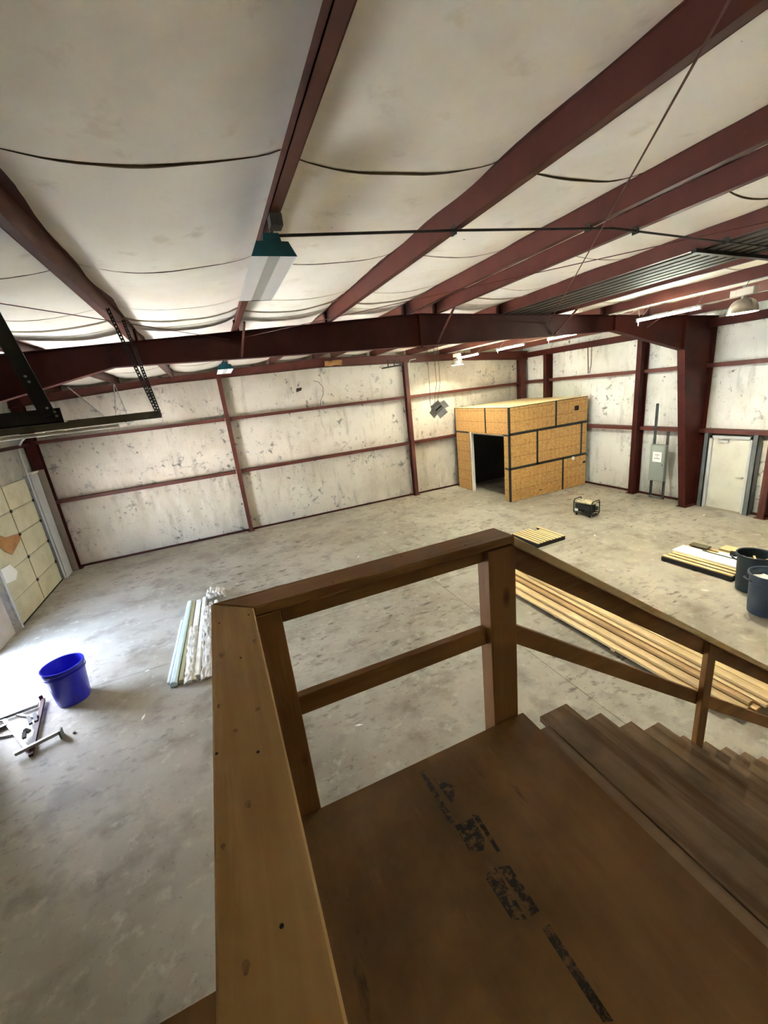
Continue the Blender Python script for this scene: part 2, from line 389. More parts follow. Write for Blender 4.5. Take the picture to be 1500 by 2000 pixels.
# right wall
for z in (2.29, 4.1):
    girt_right(YF+.2, 5.72, z); girt_right(5.9, 9.44, z); girt_right(9.62, 13.5, z); girt_right(13.66, 15.1, z)
h_post('post', 9.53, 12.9, 13.25, 0, 5.1, .16, 'red_steel_dark', wr, 'x')
h_post('post', 13.58, 12.9, 13.25, 0, 5.1, .16, 'red_steel_dark', wr, 'x')
h_post('post', 5.80, 12.92, 13.25, 0, 5.1, .15, 'red_steel', wr, 'x')
MB().box(12.95, 13.2, YF, YB, 5.05, 5.25).build('eave_strut', 'red_steel_dark', wr)
MB().tube([(13.1, 11.68, 5.2), (13.1, 11.62, 4.15)], .014).tube([(13.1, 11.50, 5.2), (13.1, 11.50, 4.5), (13.1, 11.56, 4.15)], .01).build('wall_conduit', 'red_steel_dark', wr)
MB().tube([(13.15, 6.05, .46), (13.15, 5.75, .47)], .012).build('wall_conduit', 'grey_steel', wr)

# main rigid frame
fr = thing('rigid_frame', (RIDGE, 7.62, 0), 'dark red tapered steel frame spanning the whole hall', 'steel frame')
low_r = [(RIDGE, 5.14), (9.34, 5.15), (11.92, 4.55)]
low_l = [(-3.76, 4.58), (-1.18, 5.17), (RIDGE, 5.14)]
low = low_l + low_r[1:]
m = MB()
low2 = [(-4.35, 4.58)] + low + [(12.55, 4.55)]
for (xa, za), (xb, z2) in zip(low, low[1:]):
    m.prism([(xa, za), (xb, z2), (xb, zb(xb)-.01), (xa, zb(xa)-.01)], 'y', 7.615, 7.625)
    m.prism([(xa, za-.012), (xb, z2-.012), (xb, z2), (xa, za)], 'y', 7.53, 7.71)
for xa, xb in ((-3.76, RIDGE), (RIDGE, 11.92)):
    m.prism([(xa, zb(xa)-.012), (xb, zb(xb)-.012), (xb, zb(xb)-.001), (xa, zb(xa)-.001)], 'y', 7.53, 7.71)
m.build('rafter', 'red_steel_dark', fr)
for sgn in (1, -1):
    def X(x): return RIDGE + sgn*(x-RIDGE)
    m = MB()
    m.prism([(X(12.63), 0), (X(13.19), 0), (X(13.19), zb(13.19)-.01), (X(11.92), zb(11.92)-.01), (X(11.92), 4.55)], 'y', 7.615, 7.625)
    m.prism([(X(12.63), 0), (X(12.645), 0), (X(11.935), 4.55), (X(11.92), 4.55)], 'y', 7.52, 7.72)
    m.prism([(X(13.18), 0), (X(13.195), 0), (X(13.195), zb(13.2)), (X(13.18), zb(13.2))], 'y', 7.52, 7.72)
    m.prism([(X(11.90), 4.54), (X(11.925), 4.54), (X(11.925), zb(11.9)-.01), (X(11.90), zb(11.9)-.01)], 'y', 7.53, 7.71)
    m.prism([(X(12.58), 0), (X(13.22), 0), (X(13.22), .014), (X(12.58), .014)], 'y', 7.48, 7.76)
    m.prism([(X(11.92), zb(11.9)-.013), (X(13.19), zb(13.19)-.013), (X(13.19), zb(13.19)-.001), (X(11.92), zb(11.9)-.001)], 'y', 7.53, 7.71)
    m.build('tapered_column', 'red_steel_dark', fr)
MB().box(RIDGE-.015, RIDGE+.015, 7.53, 7.71, 5.08, 5.70).build('splice_plate', 'red_steel_dark', fr)
for x in (-1.18, 9.34): MB().box(x-.006, x+.006, 7.54, 7.70, 5.16, zb(x)-.012).build('stiffener', 'red_steel_dark', fr)
for x in PX:
    MB().box(x-.035, x+.035, 7.56, 7.66, zb(x)-.002, zb(x)+.17).build('purlin_clip', 'red_steel_dark', fr)
for x, ya in ((.74, 6.95), (4.5, 7.0), (7.52, 7.0), (10.5, 7.0)):
    MB().bar((x+.03, ya, zb(x)+.02), (x-.05, 7.56, 5.16), .03, .03).build('flange_brace', 'red_steel', fr)
# thin bracing rods under the roof
def rod(p, q, r, lab, mt='red_steel'):
    MB().tube([p, q], r, 6).build('brace_rod', mt, label=lab, cat='brace rod', group='bracing rods under the roof')
rod((.96, 0.0, 5.58), (7.3, 7.56, 5.40), .0065, 'long diagonal bracing rod crossing in front of the ridge purlins')
rod((.80, 7.56, 5.47), (7.6, 0.0, 5.52), .0045, 'thin bracing rod running from mid rafter towards the rack of channels')
rod((-1.9, 4.3, 5.47), (.55, 7.56, 5.45), .0045, 'thin bracing rod at the upper left ending on the dark rafter')

# ------------------------------------------------------------------ right wall door
d1 = thing('door_1', (13.1, 6.77, 0), None, None, kind='structure')
MB().box(13.08, 13.13, 6.32, 7.22, .02, 2.06).build('door_leaf', 'door_paint', d1, bevel=.004)
m = MB(); m.box(13.02, 13.14, 7.22, 7.29, 0, 2.13); m.box(13.02, 13.14, 6.25, 6.32, 0, 2.13); m.box(13.02, 13.14, 6.25, 7.29, 2.06, 2.13)
m.build('door_frame', 'lamp_grey', d1)
for y0, y1 in ((7.30, 7.42), (6.12, 6.24)): 
    m = MB(); m.box(12.98, 13.0, y0, y1, 0, 2.2); m.box(12.98, 13.2, y0 if y0 > 7 else y1-.012, y0+.012 if y0 > 7 else y1, 0, 2.2)
    m.box(12.98, 13.2, y1-.012 if y0 > 7 else y0, y1 if y0 > 7 else y0+.012, 0, 2.2); m.build('jamb_channel', 'grey_steel', d1)
m = MB(); m.box(13.01, 13.08, 6.82, 7.08, 1.95, 2.01); m.build('door_closer', 'lamp_grey', d1)
MB().bar((13.03, 6.98, 2.03), (12.99, 6.72, 2.08), .02, .012).build('closer_arm', 'galv', d1)
m = MB(); m.tube([(13.08, 6.40, 1.0), (13.03, 6.40, 1.0)], .028, 10); m.tube([(13.03, 6.40, 1.0), (13.025, 6.53, 1.0)], .012, 8); m.build('door_handle', 'galv', d1, smooth=True)
MB().box(13.0, 13.14, 6.3, 7.25, 0, .02).build('threshold', 'seam_grey', d1)

# electrical panel on strut frame
ep = thing('electrical_panel', (12.95, 8.6, 0), 'grey electrical panel with a white paper notice on two struts', 'electrical panel')
def strut(y, z1):
    m = MB(); m.box(12.98, 12.984, y-.03, y+.03, 0, z1); m.box(12.93, 12.984, y-.03, y-.026, 0, z1); m.box(12.93, 12.984, y+.026, y+.03, 0, z1)
    m.box(12.93, 12.934, y-.03, y-.016, 0, z1); m.box(12.93, 12.934, y+.016, y+.03, 0, z1); return m
strut(8.84, 3.05).build('strut', 'grey_steel', ep); strut(8.43, 2.2).build('strut', 'grey_steel', ep)
MB().box(12.93, 12.98, 8.40, 8.87, .02, .07).build('base_bar', 'grey_steel', ep)
MB().box(12.79, 12.93, 8.36, 8.84, .62, 1.79).build('cabinet', 'panel_grey', ep, bevel=.006)
cv = MB().box(12.778, 12.79, 8.38, 8.82, .65, 1.76).build('cover', 'panel_grey', ep, bevel=.004)
MB().box(12.772, 12.779, 8.40, 8.44, 1.15, 1.18).build('latch', 'black_steel', cv)
pp = MB().box(12.775, 12.7785, 8.46, 8.74, 1.25, 1.57).build('paper_notice', 'paper', cv)
for zc, y0, y1 in ((1.475, 8.51, 8.68), (1.42, 8.58, 8.62), (1.365, 8.50, 8.70)):
    MB().prism([(y0, zc-.008), (y0+.02, zc-.012), (y1-.03, zc-.010), (y1, zc-.006), (y1, zc+.009), (y1-.05, zc+.006), ((y0+y1)/2, zc+.011), (y0+.01, zc+.007)], 'x', 12.7742, 12.7752).build('printed_line', 'ink', cv)

# ------------------------------------------------------------------ left wall: overhead door and doorway
d2 = thing('door_2', (XL, 12.75, 0), None, None, kind='structure')
zs = (0.0, .61, 1.265, 1.89, 2.50, 3.13)
for a, b in zip(zs, zs[1:]):
    sec = MB().box(XL+.015, XL+.05, 11.2, 14.22, a+.006, b-.006).build('door_section', 'ohdoor', d2)
    for y0, y1 in ((11.24, 12.75), (12.80, 14.18)):
        MB().box(XL+.05, XL+.058, y0, y1, a+.028, b-.028).build('panel', 'ohdoor', sec, bevel=.004)
    MB().box(XL+.05, XL+.064, 12.755, 12.79, a+.01, b-.01).build('stile', 'trim_olive', sec)
for z in zs[1:-1]:
    for y in (12.77, 14.2): MB().box(XL+.055, XL+.08, y-.04, y+.04, z-.035, z+.035).build('hinge', 'black_steel', d2)
MB().box(XL+.01, XL+.07, 11.2, 14.22, 0.0, .03).build('bottom_seal', 'rubber', d2)
def track(y, mt, x1, z1=4.28):
    pts = [(XL+.12, y, .02), (XL+.12, y, 3.75)]
    for k in range(1, 9):
        a = math.pi/2*k/8; pts.append((XL+.12+.5*(1-math.cos(a)), y, z1-.5+.5*math.sin(a)))
    pts.append((x1, y, z1))
    m = MB(); m.tube(pts, .028, 6)
    return m.build('track', mt, d2, smooth=True)
track(14.26, 'lamp_grey', -2.5); track(11.14, 'lamp_grey', -2.45)
for y in (14.26, 11.14):
    for z in (.4, 1.2, 2.0, 2.8): MB().box(XL, XL+.12, y-.02, y+.02, z-.03, z+.03).build('track_bracket', 'galv', d2)
for p, q in (((-2.55, 14.26, 4.3), (-2.35, 14.3, 5.4)), ((-2.6, 14.2, 4.3), (-3.2, 13.2, 5.35)), ((-2.2, 14.26, 4.30), (-2.35, 14.4, 5.4)), ((-2.75, 14.26, 4.28), (-2.1, 14.26, 4.30))):
    MB().tube([p, q], .016, 6).build('track_hanger', 'galv', d2)
MB().box(XL, XL+.16, 14.32, 14.84, 0, 3.2).build('jamb_panel', 'lamp_grey', wl)
MB().box(XL, XL+.20, 14.32, 14.84, 3.2, 3.24).build('jamb_cap', 'white_paint', wl)
MB().box(XL, XL+.12, 10.98, 11.10, 0, 4.2).build('jamb_post', 'galv', wl)
MB().box(XL, XL+.03, OPEN_Y1+.02, 10.98, 0, 3.2).build('liner_panel', 'pale_panel', wl)
m = MB(); 
for y in (OPEN_Y0-.1, OPEN_Y1): m.box(XL-.02, XL+.05, y, y+.1 if y < 9 else y+.03, 0, OPEN_Z+.1)
m.box(XL-.02, XL+.05, OPEN_Y0-.1, OPEN_Y1+.03, OPEN_Z, OPEN_Z+.1); m.build('opening_trim', 'grey_steel', wl)
MB().box(XL, XL+.2, 9.9, 14.9, 3.95, 4.03).build('girt', 'red_steel_dark', wl)
# cardboard scrap on the door
m = MB(); m.prism([(11.45, 2.36), (12.0, 2.02), (12.64, 1.93), (12.72, 1.80), (12.02, 1.58), (11.75, 1.75), (11.3, 2.3)], 'x', XL+.075, XL+.085)
m.build('cardboard_scrap', 'cardboard', label='torn brown cardboard scrap stuck on the cream overhead door', cat='cardboard')
MB().prism([(11.3, 1.45), (11.75, 1.42), (11.95, 1.16), (11.75, 1.02), (11.3, 1.1)], 'x', XL+.075, XL+.08).build('paper_sheet', 'paper', label='white paper scrap low on the cream overhead door', cat='paper')

# second overhead door's tracks hanging near the camera
tk = thing('door_track', (-1.2, 5.35, 4.3), 'black steel door track hung from the purlin on punched angles', 'door track')
m = MB(); m.box(XL+.4, -.50, 5.33, 5.335, 4.36, 4.44); m.box(XL+.4, -.50, 5.33, 5.39, 4.36, 4.365); m.box(XL+.4, -.50, 5.33, 5.38, 4.435, 4.44); m.build('track_channel', 'olive_steel', tk)
MB().tube([(XL+.4, 5.42, 4.33), (-.95, 5.42, 4.33)], .022, 8).build('track_rail', 'white_paint', tk, smooth=True)
def punched(p, q, wd, name, par, mt='black_steel', step=.06, hole=.02, hm='lamp_grey'):
    p, q = Vector(p), Vector(q); d = (q-p); n = int(d.length/step); d.normalize()
    side = d.cross(Vector((0, 1, 0))).normalized()
    m = MB()     # ladder-like strip: two rails joined between the holes, so light shows through them
    for s in (-1, 1): m.bar(p+side*s*(wd/2-wd*.17), q+side*s*(wd/2-wd*.17), wd*.34, .004, up=(0, 1, 0))
    for k in range(n+1):
        c = p+d*step*(k+.5)
        if (c-p).length+step*.3 < (q-p).length: m.bar(c-d*step*.28, c+d*step*.28, wd*.46, .004, up=(0, 1, 0))
    return m.build(name, mt, par)
punched((-.74, 5.33, 5.50), (-.53, 5.33, 4.38), .036, 'punched_angle', tk, step=.036)
punched((-.70, 5.95, 5.50), (-.52, 5.42, 4.38), .036, 'punched_angle', tk, step=.036)
tk2 = thing('door_track', (-1.2, 2.5, 4.3), 'nearest black door track and hanger at the left edge', 'door track')
m = MB(); m.box(-4.6, -.665, 2.5, 2.506, 4.402, 4.472); m.box(-4.6, -.665, 2.5, 2.56, 4.402, 4.408); m.build('track_channel', 'black_steel', tk2)
m = MB(); m.bar((-.715, 2.494, 4.44), (-.90, 2.494, 5.49), .062, .006, up=(0, 1, 0)); m.bar((-.746, 2.52, 4.44), (-.931, 2.52, 5.49), .006, .06, up=(0, 1, 0)); m.build('hanger_angle', 'black_steel', tk2)
for x, z in ((-.71, 4.475), (-.685, 4.455), (-.683, 4.435), (-.745, 4.60), (-.752, 4.625)):
    MB().tube([(x, 2.491, z), (x, 2.483, z)], .006, 8).build('bolt', 'galv', tk2)

# ------------------------------------------------------------------ OSB room in the corner
rm = thing('plywood_room', (11.25, 13.3, 0), 'small oriented strand board room with black taped seams in the corner', 'storage room')
FX, FY, EX, EY, TH = 9.36, 11.51, 13.0, 14.92, .012
def front_panel(x0, x1, z0, z1): MB().box(x0+.003, x1-.003, FY, FY+TH, z0+.003, z1-.003).build('panel', 'osb_front', rm)
def side_panel(y0, y1, z0, z1): MB().box(FX, FX+TH, y0+.003, y1-.003, z0+.003, z1-.003).build('panel', 'osb_side', rm)
for a in ((FX, 11.84, 0, 1.21), (11.84, EX, 0, 1.21), (FX, 10.61, 1.21, 2.43), (10.61, 12.73, 1.21, 2.43), (12.73, EX, 1.21, 2.43), (FX, 11.47, 2.43, 3.36), (11.47, EX, 2.43, 3.36)): front_panel(*a)
for a in ((FY+TH, 12.83, 2.40, 3.36), (12.83, EY, 2.40, 3.36), (13.9, EY, 0, 2.40), (FY+TH, 11.8, 0, 2.40)): side_panel(*a)
def tapef(x0, x1, z0, z1): MB().box(x0, x1, FY-.004, FY-.0005, z0, z1).build('seam_tape', 'seam_tape', rm)
def tapes(y0, y1, z0, z1): MB().box(FX-.004, FX-.0005, y0, y1, z0, z1).build('seam_tape', 'seam_tape', rm)
tapef(FX, EX, 1.165, 1.26); tapef(FX, EX, 2.385, 2.48); tapef(FX, EX, 3.335, 3.36)
for x, a, b in ((11.84, 0, 1.24), (10.61, 1.2, 2.42), (12.73, 1.22, 2.42), (11.47, 2.45, 3.35)): tapef(x-.042, x+.042, a, b)
tapef(FX, FX+.06, 0, 3.36); tapes(FY, FY+.06, 0, 3.36)
for y, a, b in ((12.83, 2.43, 3.36),): tapes(y-.035, y+.035, a, b)
tapes(13.95, EY, 2.37, 2.43); tapes(EY-.06, EY, 0, 3.36); tapes(FY, EY, 3.34, 3.36); tapes(FY, 11.85, 2.37, 2.43); tapes(FY, FY+.25, 1.18, 1.25)
MB().box(FX-.01, FX+.1, 13.78, 13.86, 0, 2.42).build('door_jamb', 'white_paint', rm)
MB().box(FX-.005, FX+.1, 11.8, 13.78, 2.36, 2.40).build('door_head', 'grey_steel', rm)
for k in range(3):
    MB().box(FX+1.22*k+.002, min(FX+1.22*(k+1), EX)-.002, FY+TH, EY, 3.345, 3.36).build('roof_panel', 'osb_roof', rm)
MB().box(EX-.02, EX, FY+TH, EY, 0, 3.34).build('inner_wall', 'dark_and_shade', rm)  # inner walls coloured near-black, putting the unlit room's shade into them
MB().box(FX+TH, EX-.02, EY-.02, EY, 0, 3.34).build('inner_wall', 'dark_and_shade', rm)
MB().box(FX+TH+.01, EX-.03, FY+TH+.002, FY+TH+.02, 0, 3.34).build('inner_wall', 'dark_and_shade', rm)
MB().box(12.36, 12.56, FY-.006, FY-.001, 2.9, 3.07).build('vent_opening', 'black_hole', rm)
MB().box(12.27, 12.40, FY-.008, FY-.0045, 1.07, 1.19).build('sticker', 'paper', rm)
MB().box(12.84, 12.98, FY-.006, FY-.001, .86, .93).build('outlet_cutout', 'black_hole', rm)
MB().box(10.72, 10.8, FY-.006, FY-.001, .18, .22).build('outlet_cutout', 'black_hole', rm)

# ------------------------------------------------------------------ landing, stairs and railing
ld = thing('landing_platform', (.3, .2, 2.2), 'dark plywood stair landing in the foreground', 'landing')
MB().box(-.02, 1.175, YF+.02, 1.382, 2.682, 2.70).build('plywood_deck', 'plywood', ld, bevel=.002)
MB().box(-1.3, -.024, YF+.02, .975, 2.682, 2.70).build('plywood_deck', 'plywood', ld, bevel=.002)
MB().box(-.02, 1.17, 1.34, 1.378, 2.42, 2.681).build('rim_joist', 'pine_x', ld)
MB().box(-1.3, -.03, .93, .97, 2.42, 2.681).build('rim_joist', 'pine_x', ld)
for x in (0, .39, .78, 1.13): MB().box(x, x+.038, YF+.02, 1.339, 2.42, 2.681).build('joist', 'pine_y', ld)
for x, y in ((.0, .9), (1.05, .9), (-1.2, .8), (1.05, -1.0), (-1.2, -1.0)): MB().box(x, x+.09, y, y+.09, 0, 2.42).build('support_post', 'pine_z', ld)
def ink_poly(pts): MB().prism(pts, 'z', 2.7002, 2.7008).build('ink_stamp', 'ink', ld)
ink_poly([(.539, 1.329), (.560, 1.329), (.564, 1.071), (.539, 1.067)])
ink_poly([(.578, 1.275), (.648, 1.194), (.592, 1.133), (.585, 1.18)])
ink_poly([(.552, 1.055), (.632, 1.050), (.628, .96), (.600, .93), (.552, .946)])
ink_poly([(.638, 1.062), (.659, 1.043), (.654, .901), (.640, .903)])
ink_poly([(.552, .862), (.604, .865), (.602, .70), (.556, .719)])
ink_poly([(.612, .862), (.652, .848), (.653, .70), (.618, .70)])
ink_poly([(.625, .66), (.655, .66), (.655, .43), (.628, .44)])

st = thing('wooden_stairs', (3.1, .2, 0), 'brown wooden staircase going down to the right from the landing', 'stairs')
RISE, RUN = .1929, .2807
noses = [1.175, 1.56] + [1.56+RUN*k for k in range(1, 13)]
for i in range(1, 14):
    z = 2.70-RISE*i; x0, x1 = noses[i-1], noses[i]+.012
    ye = 1.478-.006*i + (.035 if i == 4 else 0)
    if i == 1:
        MB().box(x0+.002, x0+.19, YF+.3, 1.40, z-.038, z).build('tread_board', 'tread_wood', st, bevel=.003)
        MB().box(x0+.196, x1, YF+.3, ye, z-.038, z).build('tread_board', 'tread_wood', st, bevel=.003)
    elif z > .05:
        MB().box(x0-.02, x0+.136, YF+.3, ye-.004*(i % 3), z-.038, z).build('tread_board', 'tread_wood', st, bevel=.003)
        MB().box(x0+.140, x1+(.05 if i == 4 else 0), YF+.3, ye, z-.038, z).build('tread_board', 'tread_wood', st, bevel=.003)
    if z > .05: MB().box(x0-.02, x0-.002, YF+.3, 1.38, z+.001, z+RISE-.039).build('riser', 'tread_wood', st)
xe = noses[-1]
for y in (1.34, .3, -.8):
    poly = [(1.18, 2.66)]
    for i in range(1, 14):
        z = 2.70-RISE*i-.039; poly += [(noses[i-1]-.0, max(z, 0)), (noses[i]-.022, max(z, 0))]
    poly = [(1.18, 2.46)] + poly[1:] + [(4.72, 0), (1.18, 2.15)]
    MB().prism(poly, 'y', y, y+.038).build('stringer', 'pine_x', st)

rl = thing('wooden_railing', (.5, 1.44, 2.4), 'brown wooden guard railing around the landing and down the stairs', 'railing')
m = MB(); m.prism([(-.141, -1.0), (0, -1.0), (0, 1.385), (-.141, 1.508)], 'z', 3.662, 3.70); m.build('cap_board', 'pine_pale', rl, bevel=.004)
m = MB(); m.prism([(.0015, 1.387), (1.135, 1.372), (1.128, 1.512), (-.138, 1.510)], 'z', 3.662, 3.70); m.build('cap_board', 'pine_x', rl, bevel=.004)
SL = -.690
def sl(x, z0=3.70, x0=1.118): return z0+SL*(x-x0)
m = MB(); m.prism([(1.13, 3.698), (5.3, sl(5.3, 3.698, 1.13)), (5.3, sl(5.3, 3.698, 1.13)-.046), (1.13, 3.652)], 'y', 1.372, 1.512); m.build('cap_board', 'fresh_x', rl, bevel=.004)
MB().box(.09, .999, 1.42, 1.458, 3.589, 3.661).build('top_rail', 'pine_x', rl, bevel=.003)
MB().box(.09, .999, 1.42, 1.458, 3.157, 3.246).build('mid_rail', 'pine_x', rl, bevel=.003)
MB().box(-.05, .088, 1.384, 1.472, 2.40, 3.661).build('post', 'pine_z', rl, bevel=.003)
MB().box(1.0, 1.148, 1.384, 1.472, 2.40, 3.650).build('post', 'pine_z', rl, bevel=.003)
m = MB(); m.prism([(1.148, 3.638), (5.3, sl(5.3, 3.638, 1.148)), (5.3, sl(5.3, 3.638, 1.148)-.115), (1.148, 3.523)], 'y', 1.452, 1.49); m.build('top_rail', 'pine_x', rl, bevel=.003)
m = MB(); m.prism([(1.148, 3.21), (5.3, sl(5.3, 3.21, 1.148)), (5.3, sl(5.3, 3.21, 1.148)-.112), (1.148, 3.098)], 'y', 1.452, 1.49); m.build('mid_rail', 'pine_x', rl, bevel=.003)
MB().prism([(2.80, 1.45), (2.89, 1.45), (2.89, sl(2.89, 3.64, 1.148)-.008), (2.80, sl(2.80, 3.64, 1.148)-.008)], 'y', 1.412, 1.450).build('post', 'pine_z', rl, bevel=.003)
MB().prism([(4.42, .30), (4.51, .30), (4.51, sl(4.51, 3.64, 1.148)-.008), (4.42, sl(4.42, 3.64, 1.148)-.008)], 'y', 1.412, 1.450).build('post', 'pine_z', rl, bevel=.003)
for y in (.55, -.5):
    MB().box(-.11, -.03, y, y+.09, 2.40, 3.661).build('post', 'pine_z', rl)
MB().box(-.09, -.052, -1.0, 1.383, 3.157, 3.246).build('mid_rail', 'pine_y', rl)
# nail holes and knots on the cap
for x, y in ((-.063, 1.097), (-.053, .736), (-.133, .775), (-.055, .422), (-.02, 1.34), (-.115, 1.34), (.3, 1.41), (.62, 1.47), (.9, 1.41)):
    MB().tube([(x, y, 3.6995), (x, y, 3.7008)], .0032, 8).build('screw_head', 'black_hole', rl)
for k, (x, y) in enumerate(((-.018, 1.163), (-.113, 1.143), (-.041, .863), (-.126, .923), (-.093, .82), (-.082, .628), (-.126, .571), (-.104, .40))):
    f_ = 1.0 if k < 2 else .6; rx, ry = (.006+.002*(k % 3))*f_, (.010+.004*(k % 2))*f_
    MB().prism([(x+rx*math.cos(a)*(1+.25*math.sin(3*a+k)), y+ry*math.sin(a)) for a in frange(0, 5.7, 11)], 'z', 3.6998, 3.7004).build('knot', 'knot', rl)

# ------------------------------------------------------------------ floor objects
# blue tub
bk = thing('plastic_tub', (-3.08, 7.45, 0), 'empty round blue plastic tub standing on the sunlit floor', 'tub')
m = MB()
prof = [(.0005, .0), (.225, 0), (.235, .02), (.285, .60), (.292, .615), (.300, .62), (.305, .66), (.300, .675), (.280, .672), (.274, .64), (.226, .03), (.0005, .02)]
m.lathe(prof, -3.08, 7.45, 40); m.build('tub_body', 'blue_plastic', bk, smooth=True)
m = MB(); m.lathe([(.293, .545), (.302, .55), (.303, .575), (.296, .58)], -3.08, 7.45, 40); m.build('rim_band', 'blue_plastic', bk, smooth=True)

# trash cans
def trash_can(cx, cy, mt, lab, ang):
    t = thing('trash_can', (cx, cy, 0), lab, 'trash can')
    R = .275; Hh = .74
    m = MB(); m.lathe([(.0005, .01), (R*.84, .0), (R*.86, .03), (R*.985, Hh-.06), (R, Hh-.05), (R*1.07, Hh-.045), (R*1.08, Hh-.005), (R*1.05, Hh), (R*.99, Hh-.01), (R*.95, Hh-.06), (R*.84, .05), (.0005, .04)], cx, cy, 36)
    m.build('can_body', mt, t, smooth=True)
    for a in (ang, ang+math.pi):
        c, s = math.cos(a), math.sin(a); p = []
        for k in range(7):
            b = math.pi*k/6; p.append((cx+c*(R*1.0+.07*math.sin(b))-s*.09*math.cos(b), cy+s*(R*1.0+.07*math.sin(b))+c*.09*math.cos(b), Hh-.13+.03*math.sin(b)))
        MB().tube(p, .016, 8).build('handle', mt, t, smooth=True)
    return t
trash_can(8.78, 3.90, 'can_green', 'dark green trash can holding wood scraps beside the white panels', 2.2)
trash_can(8.10, 3.36, 'can_blue', 'faded blue-grey trash can full of white waste at the right edge', 2.4)
m = MB(); m.lathe([(.0005, .60), (.13, .60), (.245, .575)], 8.10, 3.36, 24)
m.v = [(x+.02*nz(x*20, y*20, 1), y, z+.06*nz(x*14, y*14, 2)+.03) for x, y, z in m.v]
m.build('plastic_waste', 'trash_white', label='crumpled white waste inside the blue-grey trash can', cat='waste', kind='stuff')
for k, (a, mt, lab) in enumerate(((.3, 'fresh_x', 'pale wood offcut standing up in the dark green trash can'), (1.9, 'cardboard', 'brown offcut lying left in the dark green trash can'), (3.4, 'tread_wood', 'grey-brown offcut at the front of the dark green can'), (4.8, 'fresh_x', 'second pale offcut crossing the first in the dark green can'))):
    p = Vector((8.78+.05*math.cos(a), 3.90+.05*math.sin(a), .565)); q = p+Vector((.13*math.cos(a+.4), .13*math.sin(a+.4), .05+.05*(k % 2)))
    MB().bar(p, q, .035, .012).build('wood_offcut', mt, label=lab, cat='wood scrap', group='offcuts in the trash can')
MB().lathe([(.0005, .56), (.24, .56)], 8.78, 3.90, 20).build('mixed_rubbish', 'dark_and_shade', label='dark rubbish filling the dark green trash can', cat='waste', kind='stuff')

# pallet with nine slats
def pallet(loc, rz, L, W, n, lab, mt='fresh_y', broken=()):
    t = thing('wooden_pallet', loc, lab, 'pallet', rz=rz)
    for x in (-W/2+.02, 0, W/2-.02): MB().box(x-.02, x+.02, -L/2, L/2, .02, .105).build('stringer', 'dark_and_shade', t, local=True)
    sw = W/n*(.66 if n > 8 else .60)
    for k in range(n):
        x = -W/2+W*(k+.5)/n
        y1 = L/2-(.22 if k in broken else random.uniform(0, .03))
        MB().box(x-sw/2, x+sw/2, -L/2+random.uniform(0, .015), y1, .105, .123+random.uniform(0, .004)).build('slat', mt, t, local=True)
    for y in (-L/2+.05, 0, L/2-.05): MB().box(-W/2, W/2, y-.045, y+.045, 0, .02).build('bottom_board', 'dark_and_shade', t, local=True)  # underparts coloured near-black so shade shows between the slats
    m = MB(); m.box(-W/2+.01, W/2-.01, -L/2+.01, -L/2+.05, .02, .10); m.build('end_block', 'dark_and_shade', t, local=True)
    return t
random.seed(3)
pallet((7.62, 8.25, 0), math.radians(1), 1.0, .95, 9, 'pale wooden pallet lying on the floor behind the railing corner', broken=(6, 7))
pallet((9.33, 4.93, 0), math.radians(3), 1.36, 1.15, 8, 'long slatted pallet carrying white panels beside the trash cans')
def plank(name, x0, x1, y0, y1, z0, z1, mt, lab, cat, rz=0, bevel=.003, group=None):
    cx, cy = (x0+x1)/2, (y0+y1)/2
    o = MB().box(x0-cx, x1-cx, y0-cy, y1-cy, 0, z1-z0).build(name, mt, local=True, bevel=bevel, label=lab, cat=cat, group=group)
    o.location = (cx, cy, z0); o.rotation_euler = (0, 0, rz); return o
r3 = math.radians(3)
plank('white_panel', 9.18, 9.60, 3.42, 5.62, .130, .165, 'paper', 'wide bright white panel lying on the long slatted pallet', 'panel', r3)
plank('white_panel', 9.62, 9.80, 3.35, 4.98, .130, .158, 'paper', 'narrow white panel beside the wide one on the pallet', 'panel', r3)
plank('black_strip', 9.54, 9.57, 3.6, 5.20, .166, .178, 'black_steel', 'thin black metal strip lying between the two white panels', 'metal strip', r3)
plank('dark_board', 9.63, 9.83, 5.20, 5.56, .160, .185, 'olive_steel', 'short dark board at the far end of the white panels', 'board', r3)
plank('plywood_offcut', 10.05, 10.35, 3.3, 5.15, 0, .12, 'fresh_y', 'pale timber length behind the white panels beside the trash cans', 'timber', r3)
plank('black_clamp', 9.70, 9.80, 4.60, 4.78, .160, .24, 'black_steel', 'small black clamp sitting on the narrow white panel', 'clamp', .4)

